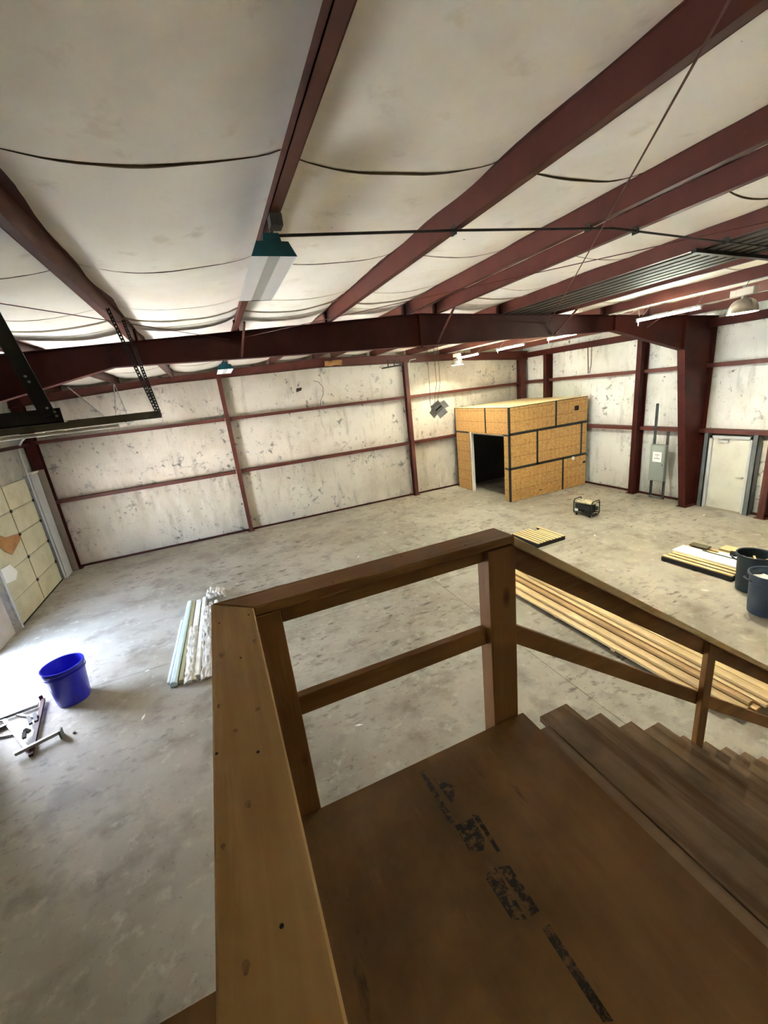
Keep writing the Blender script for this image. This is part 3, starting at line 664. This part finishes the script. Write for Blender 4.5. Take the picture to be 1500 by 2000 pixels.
# long lumber stack
random.seed(11)
def board(xc, y0, y1, z, wd, th, rz, mt, lab):
    plank('pine_board', xc-wd/2, xc+wd/2, y0, y1, z, z+th, mt, lab, 'board', rz, .002, 'boards of the long lumber stack')
for k, y in enumerate((2.75, 3.9, 5.1, 6.3)):
    plank('sticker_block', 5.12, 5.98, y-.04, y+.04, 0, .045, 'fresh_x', ('%s crosswise spacer under the long lumber stack, counted from the stairs' % ('first', 'second', 'third', 'fourth')[k]), 'wood block')
specs = [
    (5.16, 2.35, 6.95, .045, .14, .038, .020, 'fresh_y', 'leftmost bottom board of the long lumber stack'),
    (5.33, 2.25, 6.90, .045, .14, .038, .015, 'tan_y', 'second bottom board from the left in the lumber stack'),
    (5.50, 2.20, 6.85, .045, .14, .038, .010, 'fresh_y', 'third bottom board from the left in the lumber stack'),
    (5.67, 2.28, 6.90, .045, .14, .038, .004, 'fresh_y', 'fourth bottom board from the left in the lumber stack'),
    (5.84, 2.20, 6.95, .045, .14, .038, .000, 'tan_y', 'rightmost bottom board of the long lumber stack'),
    (5.30, 2.22, 6.88, .085, .14, .038, .016, 'fresh_y', 'left board in the middle layer of the lumber stack'),
    (5.46, 2.16, 6.80, .085, .12, .038, .008, 'tan_y', 'brownish second board in the middle layer of the stack'),
    (5.62, 2.22, 6.85, .085, .14, .038, .002, 'fresh_y', 'third board in the middle layer of the lumber stack'),
    (5.80, 2.15, 6.90, .085, .14, .038, -.004, 'fresh_y', 'right board in the middle layer of the lumber stack'),
    (5.44, 2.24, 6.75, .125, .09, .038, .012, 'tan_y', 'narrow brown board on top left of the lumber stack'),
    (5.60, 2.12, 6.80, .125, .14, .038, .004, 'fresh_y', 'clean pale board in the upper middle of the stack'),
    (5.77, 2.18, 6.85, .125, .14, .038, -.004, 'fresh_y', 'clean pale board on the upper right of the stack'),
    (5.70, 2.12, 6.4, .165, .14, .038, -.004, 'fresh_y', 'pale board lying topmost on the long lumber stack'),
    (5.86, 2.16, 6.5, .165, .14, .038, -.010, 'fresh_y', 'topmost right pale board of the long lumber stack')]
for s in specs: board(*s)

# generator
gn = thing('portable_generator', (10.1, 8.86, 0), 'small black portable generator with a beige tank and tube frame', 'generator', rz=math.radians(8))
gx, gy = .19, .30       # half width (x), half length (y)
for sy in (-1, 1):
    y = sy*gy
    p = [(-gx, y, .10), (-gx, y, .44), (-gx+.04, y, .50), (gx-.04, y, .50), (gx, y, .44), (gx, y, .10), (gx-.04, y, .06), (-gx+.04, y, .06), (-gx, y, .10)]
    MB().tube(p, .016, 8).build('end_loop', 'gen_black', gn, local=True, smooth=True)
for sx in (-1, 1):
    MB().tube([(sx*gx, -gy, .10), (sx*gx, gy, .10)], .016, 8).build('side_tube', 'gen_black', gn, local=True, smooth=True)
    MB().tube([(sx*gx, -gy, .40), (sx*gx, gy, .40)], .012, 8).build('side_tube', 'gen_black', gn, local=True, smooth=True)
MB().box(-gx+.03, gx-.03, -gy+.05, gy-.03, .365, .455).build('fuel_tank', 'gen_tank', gn, local=True, bevel=.025)
MB().lathe([(.0005, .47), (.035, .47), (.04, .455)], 0, .03, 14).build('tank_cap', 'trash_white', gn, local=True, smooth=True)
MB().box(-gx+.04, gx-.04, -gy+.08, -.02, .09, .36).build('engine_block', 'gen_black', gn, local=True, bevel=.02)
m = MB(); m.tube([(-.0, 0.0, .21), (0, .24, .21)], .12, 16); m.build('alternator', 'gen_black', gn, local=True, smooth=True)
MB().box(-gx-.004, -gx+.02, -gy+.04, gy-.04, .22, .37).build('control_panel', 'gen_black', gn, local=True, bevel=.006)
MB().box(-gx-.008, -gx-.003, .15, .26, .14, .21).build('side_label', 'trash_white', gn, local=True)
MB().tube([(.05, -gy+.02, .26), (.05, -gy-.02, .26)], .07, 14).build('muffler', 'gen_black', gn, local=True, smooth=True)
for x in (-gx+.03, gx-.03):
    for y in (-gy+.08, gy-.08): MB().tube([(x, y, 0), (x, y, .06)], .03, 10).build('foot', 'rubber', gn, local=True)

# welded steel scrap frame
sf = thing('scrap_steel_frame', (-3.5, 6.9, 0), 'jumble of welded steel bars lying on the floor near the tub', 'scrap steel')
def sbar(p, q, wd, h, mt, nm='steel_bar'): MB().bar(p, q, wd, h).build(nm, mt, sf)
sbar((-3.50, 6.34, .075), (-3.00, 6.525, .075), .035, .05, 'galv')
sbar((-3.30, 6.26, .03), (-3.56, 7.62, .05), .05, .045, 'red_steel_dark')
sbar((-4.02, 7.40, .03), (-3.42, 6.46, .03), .045, .03, 'galv')
sbar((-4.35, 7.42, .03), (-4.02, 7.40, .03), .045, .03, 'galv')
sbar((-4.40, 7.40, .045), (-3.60, 7.515, .045), .05, .05, 'galv')
sbar((-4.2, 7.06, .02), (-3.74, 6.94, .02), .03, .02, 'galv')
sbar((-4.3, 7.10, .03), (-3.91, 7.225, .03), .05, .05, 'grey_steel')
sbar((-3.87, 7.44, .03), (-3.57, 7.22, .03), .03, .02, 'galv')
MB().box(-3.01, -2.985, 6.45, 6.55, 0, .13).build('end_plate', 'grey_steel', sf)
MB().bar((-3.57, 7.60, .02), (-3.60, 7.66, .11), .05, .012).build('end_plate', 'red_steel_dark', sf)
for (x, y), (x2, y2) in (((-3.54, 7.2), (-3.47, 7.02)), ((-3.61, 7.17), (-3.53, 7.0)), ((-3.55, 6.84), (-3.48, 6.80)), ((-3.53, 6.78), (-3.51, 6.68))):
    MB().bar((x, y, .09), (x2, y2, .06), .045, .04).build('clamp_bracket', 'black_steel', sf)
MB().box(-2.86, -2.83, 6.47, 6.50, 0, .02).build('steel_nut', 'black_steel', label='tiny dark nut on the floor beside the scrap steel', cat='nut')

# bundle of wrapped trim lengths
def trim(x0, y0, x1, y1, wd, h, mt, lab, z=0):
    d = Vector((x1-x0, y1-y0, 0)); L = d.length; a = math.atan2(-d.x, d.y)
    m = MB(); m.prism([(-wd/2, 0), (wd/2, 0), (wd/2, h*.7), (wd*.3, h), (-wd*.3, h), (-wd/2, h*.7)], 'y', -L/2, L/2)
    o = m.build('trim_length', mt, local=True, label=lab, cat='trim', group='wrapped trim lengths on the floor', bevel=.003)
    o.location = ((x0+x1)/2, (y0+y1)/2, z); o.rotation_euler = (0, 0, a)
trim(-1.60, 6.95, -1.50, 9.2, .04, .05, 'trim_white', 'thin white trim length on the outer left of the bundle')
trim(-1.50, 6.82, -1.36, 10.0, .11, .10, 'trim_blue', 'pale blue wrapped trim length in the bundle on the floor')
trim(-1.385, 6.85, -1.27, 9.95, .09, .08, 'trim_olive', 'olive trim length beside the pale blue one')
trim(-1.27, 6.78, -1.16, 9.95, .11, .09, 'trim_white', 'middle white wrapped trim length in the bundle')
trim(-1.13, 6.82, -1.03, 10.0, .10, .10, 'trim_white', 'white trim length right of the bundle middle')
trim(-1.0, 6.75, -.90, 9.7, .10, .07, 'pale_panel', 'greyish trim length next to the railing side of the bundle')
trim(-.87, 6.72, -.78, 9.7, .08, .08, 'trim_white', 'outermost right white trim length of the bundle')
def film(name, x0, x1, y0, y1, z0, amp, lab, seed):
    n = 26
    def fn(u, v):
        t = (u-x0)/(x1-x0); e = math.sin(math.pi*min(max(t, 0), 1))
        return (u+.02*nz(v*6, u*9, seed), v+.03*nz(u*8, v*3, seed+3), z0*(.25+.75*e**.5)+amp*abs(nz(u*13, v*5, seed+7))+.004)
    MB().grid(fn, frange(x0, x1, n), frange(y0, y1, n*2)).build(name, 'plastic_film', smooth=True, label=lab, cat='plastic film')
film('plastic_film', -1.34, -1.12, 6.70, 8.6, .11, .05, 'crumpled clear film over the middle of the trim bundle', 2)
film('plastic_film', -1.08, -.80, 6.62, 9.4, .11, .06, 'torn clear film over the right side of the trim bundle', 5)
film('plastic_film', -1.0, -.55, 9.7, 10.3, .12, .16, 'bunched clear film at the far end of the trim bundle', 9)
# floor litter
lit = [(-2.0, 7.6), (-1.9, 6.3), (4.4, 11.6), (3.0, 10.2), (8.1, 4.3), (12.3, 6.8), (11.4, 8.4), (1.0, 4.5), (8.9, 7.5), (9.5, 10.6)]
labs = ['white paper chip between the tub and the trim bundle', 'white paper chip nearest the railing on the left floor', 'pale scrap on the floor near the back wall post', 'pale scrap on open floor ahead of the railing',
        'pale scrap in front of the slatted pallet', 'white scrap on the floor near the personnel door', 'pale scrap on the floor right of the generator', 'white chip seen between the railing posts', 'pale scrap on the floor near the slatted pallet and generator', 'pale scrap on the floor in front of the board room']
for k, (x, y) in enumerate(lit):
    a = k*1.3; c, s = math.cos(a), math.sin(a); wd = .05+.02*(k % 3)
    MB().prism([(x+c*wd, y+s*wd), (x-s*.018, y+c*.018), (x-c*wd*.9, y-s*wd*.9), (x+s*.02, y-c*.02)], 'z', .0005, .006).build('floor_scrap', 'paper', label=labs[k], cat='scrap', group='scraps on the floor')

# ------------------------------------------------------------------ overhead fittings
cd = thing('ceiling_conduit', (.7, 3.4, 5.45), 'long thin conduit strapped across the purlins', 'conduit')
pts = [(.68, 3.35, 5.52), (2.25, 3.40, zb(2.25)-.02), (4.1, 3.42, zb(4.1)-.02), (6.0, 3.45, zb(6)-.02), (9.2, 3.45, zb(9.2)-.02)]
MB().tube(pts, .011, 8).build('pipe', 'black_steel', cd, smooth=True)
for x in (2.25, 3.8, 4.47, 6.0, 7.5): MB().box(x-.004, x+.012, 3.40, 3.47, zb(x)-.045, zb(x)+.03).build('strap', 'black_steel', cd)
MB().box(.62, .70, 3.05, 3.15, 5.48, 5.55).build('junction_box', 'grey_steel', cd)

def troffer(cx, y0, z, lab, length=1.22):
    t = thing('hanging_light', (cx, y0+length/2, z), lab, 'light fixture')
    y1 = y0+length
    # trapezoid end caps (teal) and white pan with two lamp troughs
    for y in (y0-.003, y1-.001):
        MB().prism([(cx-.15, z), (cx+.15, z), (cx+.105, z+.085), (cx-.105, z+.085)], 'y', y, y+.004).build('end_cap', 'teal', t)
    MB().prism([(cx-.105, z+.082), (cx+.105, z+.082), (cx+.105, z+.088), (cx-.105, z+.088)], 'y', y0, y1).build('top_pan', 'teal', t)
    MB().prism([(cx-.06, z+.088), (cx+.06, z+.088), (cx+.05, z+.135), (cx-.05, z+.135)], 'y', y0, y0+.2).build('ballast_box', 'teal', t)
    for s in (-1, 1):
        MB().prism([(cx+s*.15, z), (cx+s*.146, z), (cx+s*.103, z+.08), (cx+s*.107, z+.082)], 'y', y0, y1).build('side_reflector', 'lamp_white', t)
        MB().box(min(cx+s*.04, cx+s*.145), max(cx+s*.04, cx+s*.145), y0+.002, y1-.002, z+.002, z+.006).build('lens', 'lamp_white', t)
    MB().prism([(cx-.04, z+.004), (cx+.04, z+.004), (cx+.025, z+.05), (cx-.025, z+.05)], 'y', y0, y1).build('center_spine', 'lamp_grey', t)
    for y in (y0+.12, y1-.12):
        MB().tube([(cx-.05, y, z+.085), (.69, y, zb(.69)+.003), (cx+.05, y, z+.085)], .003, 5).build('hanger_wire', 'galv', t)
troffer(.61, 3.05, 5.30, 'teal-ended white light fixture hanging under the near purlin')
troffer(.48, 9.0, 5.12, 'small teal-ended light fixture beyond the dark rafter')

def strip(y0, lab):
    x, z, L = 8.70, 5.19, 1.26
    t = thing('strip_light', (x, y0+L/2, z), lab, 'strip light', 'lit strip lights in a row')
    MB().box(x-.026, x+.026, y0, y0+L, z+.022, z+.05).build('housing', 'lamp_white', t)
    for y in (y0, y0+L-.03): MB().box(x-.022, x+.022, y, y+.03, z-.024, z+.024).build('lamp_holder', 'lamp_white', t)
    MB().tube([(x, y0+.03, z), (x, y0+L-.03, z)], .017, 10).build('tube', 'tube', t, smooth=True)
    for y in (y0+.1, y0+L-.1): MB().tube([(x, y, z+.048), (9.0, y, zb(9.0)+.004)], .004, 5).build('hanger_wire', 'galv', t)
    MB().tube([(x, y0+L-.04, z-.02), (x, y0+L-.04, z-.10)], .005, 5).build('pull_chain', 'lamp_white', t)
strip(5.27, 'lit strip light nearest the camera, beside the tapered column haunch')
strip(7.80, 'lit strip light just behind the dark rafter on the right')
strip(9.93, 'lit strip light third from the front in the row')
strip(12.14, 'lit strip light farthest back, beside the bell lamp')
fc = thing('feed_conduit', (9.06, 7.3, 5.45), 'white feed conduit running under the purlin above the strip lights', 'conduit')
MB().tube([(9.06, -1.0, 5.485), (9.06, 7.5, 5.485)], .014, 8).build('pipe', 'white_paint', fc, smooth=True)
MB().tube([(9.06, 7.74, 5.485), (9.06, 14.6, 5.485)], .014, 8).build('pipe', 'white_paint', fc, smooth=True)
MB().tube([(9.06, 7.3, 5.47), (8.98, 6.9, 5.40), (8.86, 6.62, 5.44), (8.74, 6.50, 5.28)], .007, 6).build('feed_cord', 'white_paint', fc, smooth=True)

def hibay(cx, cy, z, lab, sc=1.0):
    t = thing('bell_lamp', (cx, cy, z), lab, 'high bay lamp', 'bell-shaped high bay lamps')
    R = .215*sc; Hd = .22*sc
    out = [(R*math.cos(a)**.75 if a < 1.5 else .05*sc, z+Hd*math.sin(a)) for a in frange(0, 1.32, 10)]
    prof = [(R*1.03, z-.012)] + out
    MB().lathe(prof, cx, cy, 36).build('reflector', 'alu', t, smooth=True)
    MB().lathe([(r-.006, zz-.002) for r, zz in prof], cx, cy, 36).build('reflector_lining', 'dome_inner', t, smooth=True)
    rt = out[-1][0]; zt = out[-1][1]
    MB().lathe([(rt, zt-.004), (.0005, zt-.004)], cx, cy, 36).build('reflector_top', 'alu', t)
    MB().tube([(cx, cy, zt-.01), (cx, cy, zt+.06*sc)], .045*sc, 14).build('socket_neck', 'alu', t, smooth=True)
    MB().box(cx-.07*sc, cx+.07*sc, cy-.16*sc, cy+.10*sc, zt+.05*sc, zt+.17*sc).build('ballast_box', 'box_white', t, bevel=.008)
    MB().box(cx-.06*sc, cx+.06*sc, cy+.10*sc, cy+.20*sc, zt+.055*sc, zt+.165*sc).build('capacitor_box', 'box_white', t, bevel=.008)
    MB().tube([(cx, cy, zt+.17*sc), (cx, cy, zt+.21*sc)], .04*sc, 10).build('hub', 'galv', t)
    MB().tube([(cx, cy, zt+.2*sc), (9.02, cy, zb(9.02)+.004)], .005, 6).build('hook_chain', 'black_steel', t)
    MB().lathe([(.0005, z+.09), (.025*sc, z+.10), (.035*sc, z+.13), (.025*sc, z+.16), (.018*sc, zt-.01)], cx, cy, 16).build('bulb', 'bulb', t, smooth=True)
    ld_ = bpy.data.lights.new('bell_lamp_light', 'POINT'); ld_.energy = HIBAY_W*(1.0 if cy < 8 else .35); ld_.color = (1.0, .92, .70); ld_.shadow_soft_size = .012
    lo = bpy.data.objects.new('lamp_light', ld_); COL.objects.link(lo); lo.parent = t; lo.location = (0, 0, .07)
hibay(8.93, 4.72, 5.0, 'nearest bell-shaped aluminium high bay lamp at the right edge')
hibay(8.85, 13.7, 5.0, 'far bell-shaped aluminium high bay lamp above the hanging metal hood')

# stored channels on a rack between purlins
for y, lab in ((3.75, 'black rack bar carrying the stored channels nearest the camera'), (9.6, 'black rack bar carrying the stored channels beyond the rafter'), (1.4, 'black rack bar at the right picture edge under the stored channels')):
    MB().bar((5.93, y, zb(5.93)-.024), (7.66, y, zb(7.66)-.024), .06, .044).build('rack_bar', 'black_steel', label=lab, cat='rack bar', group='rack bars under the roof')
for k in range(6):
    x = 6.24+.185*k
    m = MB(); y0, y1 = .6+.12*(k % 3), 10.2-.2*(k % 2); z0 = zb(x)+.006
    m.box(x-.085, x+.085, y0, y1, z0, z0+.006); m.box(x-.085, x-.079, y0, y1, z0, z0+.05); m.box(x+.079, x+.085, y0, y1, z0, z0+.05)
    m.build('steel_channel', 'dark_channel', label=('%s dark channel from the ridge side stored on the roof rack' % ('first', 'second', 'third', 'fourth', 'fifth', 'sixth')[k]), cat='steel channel', group='dark channels stored under the roof')

# hanging metal hood
hd = thing('hanging_hood', (6.0, 10.42, 3.45), 'grey flared sheet-metal hood dangling on cords by the back wall', 'metal hood')
mc = Matrix.Translation((6.02, 10.42, 3.72)) @ Matrix.Rotation(math.radians(-22), 4, 'Z') @ Matrix.Rotation(math.radians(14), 4, 'X') @ Matrix.Rotation(math.radians(-36), 4, 'Y') @ Matrix.Scale(1.16, 4)
def loc(ps): return [tuple(mc @ Vector(p)) for p in ps]
def frust(a, b, c, d, y0, y1, nm, mt):
    m = MB(); vs = [(-a, y0, -b), (a, y0, -b), (a, y0, b), (-a, y0, b), (-c, y1, -d), (c, y1, -d), (c, y1, d), (-c, y1, d)]
    m.add(loc(vs), [(0, 1, 5, 4), (1, 2, 6, 5), (2, 3, 7, 6), (3, 0, 4, 7)]); return m.build(nm, mt, hd, solid=.004)
frust(.11, .09, .11, .09, .0, .13, 'duct_collar', 'hood_grey')
for q in ([(-.12, 0, -.09), (.12, 0, -.09), (.12, -.09, -.2), (-.12, -.09, -.2)], [(-.12, 0, .09), (.12, 0, .09), (.12, -.09, .2), (-.12, -.09, .2)],
          [(-.11, 0, -.10), (-.11, 0, .10), (-.23, -.09, .10), (-.23, -.09, -.10)], [(.11, 0, -.10), (.11, 0, .10), (.23, -.09, .10), (.23, -.09, -.10)]):
    m = MB(); m.add(loc(q), [(0, 1, 2, 3)]); m.build('flap', 'hood_grey', hd, solid=.004)
m = MB(); m.add(loc([(-.11, .02, -.09), (.11, .02, -.09), (.11, .02, .09), (-.11, .02, .09)]), [(0, 1, 2, 3)]); m.build('back_plate', 'hood_grey', hd, solid=.004)
m = MB(); m.add(loc([(-.09, .012, -.02), (.09, .012, -.02), (.09, .012, .02), (-.09, .012, .02)]), [(0, 1, 2, 3)]); m.build('slot', 'black_hole', hd)
MB().box(5.7, 6.2, 10.39, 10.45, zb(6.0)-.03, zb(6.0)+.004).build('mount_bar', 'black_steel', hd)
for a, b, c in (((5.79, 10.42, 5.61), (5.78, 10.42, 4.3), (-.16, -.05, .09)), ((5.99, 10.42, 5.61), (6.01, 10.42, 4.4), (-.02, -.05, .15)), ((6.12, 10.42, 5.61), (6.12, 10.42, 4.4), (.11, -.08, .19))):
    e = mc @ Vector(c); MB().tube([a, b, ((b[0]+e.x)/2-.02, (10.42+e.y)/2, (b[2]+e.z)/2-.05), tuple(e)], .006, 6).build('cord', 'black_steel', hd, smooth=True)

# small items high on the back wall
bk2 = thing('pipe_bracket', (6.7, 14.85, 5.1), 'black pipe bracket under the end rafter beside the wall post', 'bracket')
MB().tube([(6.28, 14.86, 5.17), (7.2, 14.86, 5.24)], .025, 8).build('cross_pipe', 'black_steel', bk2)
for x in (6.55, 6.8, 7.05): MB().tube([(x, 14.86, 5.19), (x, 14.86, 5.44)], .02, 8).build('upright', 'black_steel', bk2)
m = MB(); m.grid(lambda u, v: (u, 14.86-.05*nz(u*6, v*9, 2)-.04*math.sin((v-5.42)*14), v+.04*nz(u*5, 0, 6)), frange(4.1, 4.75, 12), frange(5.42, 5.6, 8))
m.build('insulation_rag', 'cardboard', smooth=True, label='loose brown insulation paper hanging over the end rafter', cat='insulation', solid=.01)
MB().tube([(3.70, 15.18, 4.98), (3.86, 15.16, 4.93), (4.0, 15.16, 4.75), (3.98, 15.16, 4.5), (3.86, 15.16, 4.3), (3.78, 15.1, 4.1)], .012, 6).build('loose_cable', 'grey_steel', smooth=True, label='looped loose cable high on the white back wall', cat='cable')
MB().tube([(7.46, 14.90, 5.0), (7.46, 14.90, 5.30), (7.50, 14.89, 5.38), (7.75, 14.89, 5.40)], .012, 6).build('post_conduit', 'white_paint', smooth=True, label='white conduit bending over the top of the wall post', cat='conduit')
m = MB(); m.prism([(3.02, 4.66), (3.2, 4.70), (3.24, 4.80), (3.05, 4.79)], 'y', 15.18, 15.2); m.build('wall_patch', 'dark_and_shade', label='small dark torn patch high on the white back wall', cat='patch')
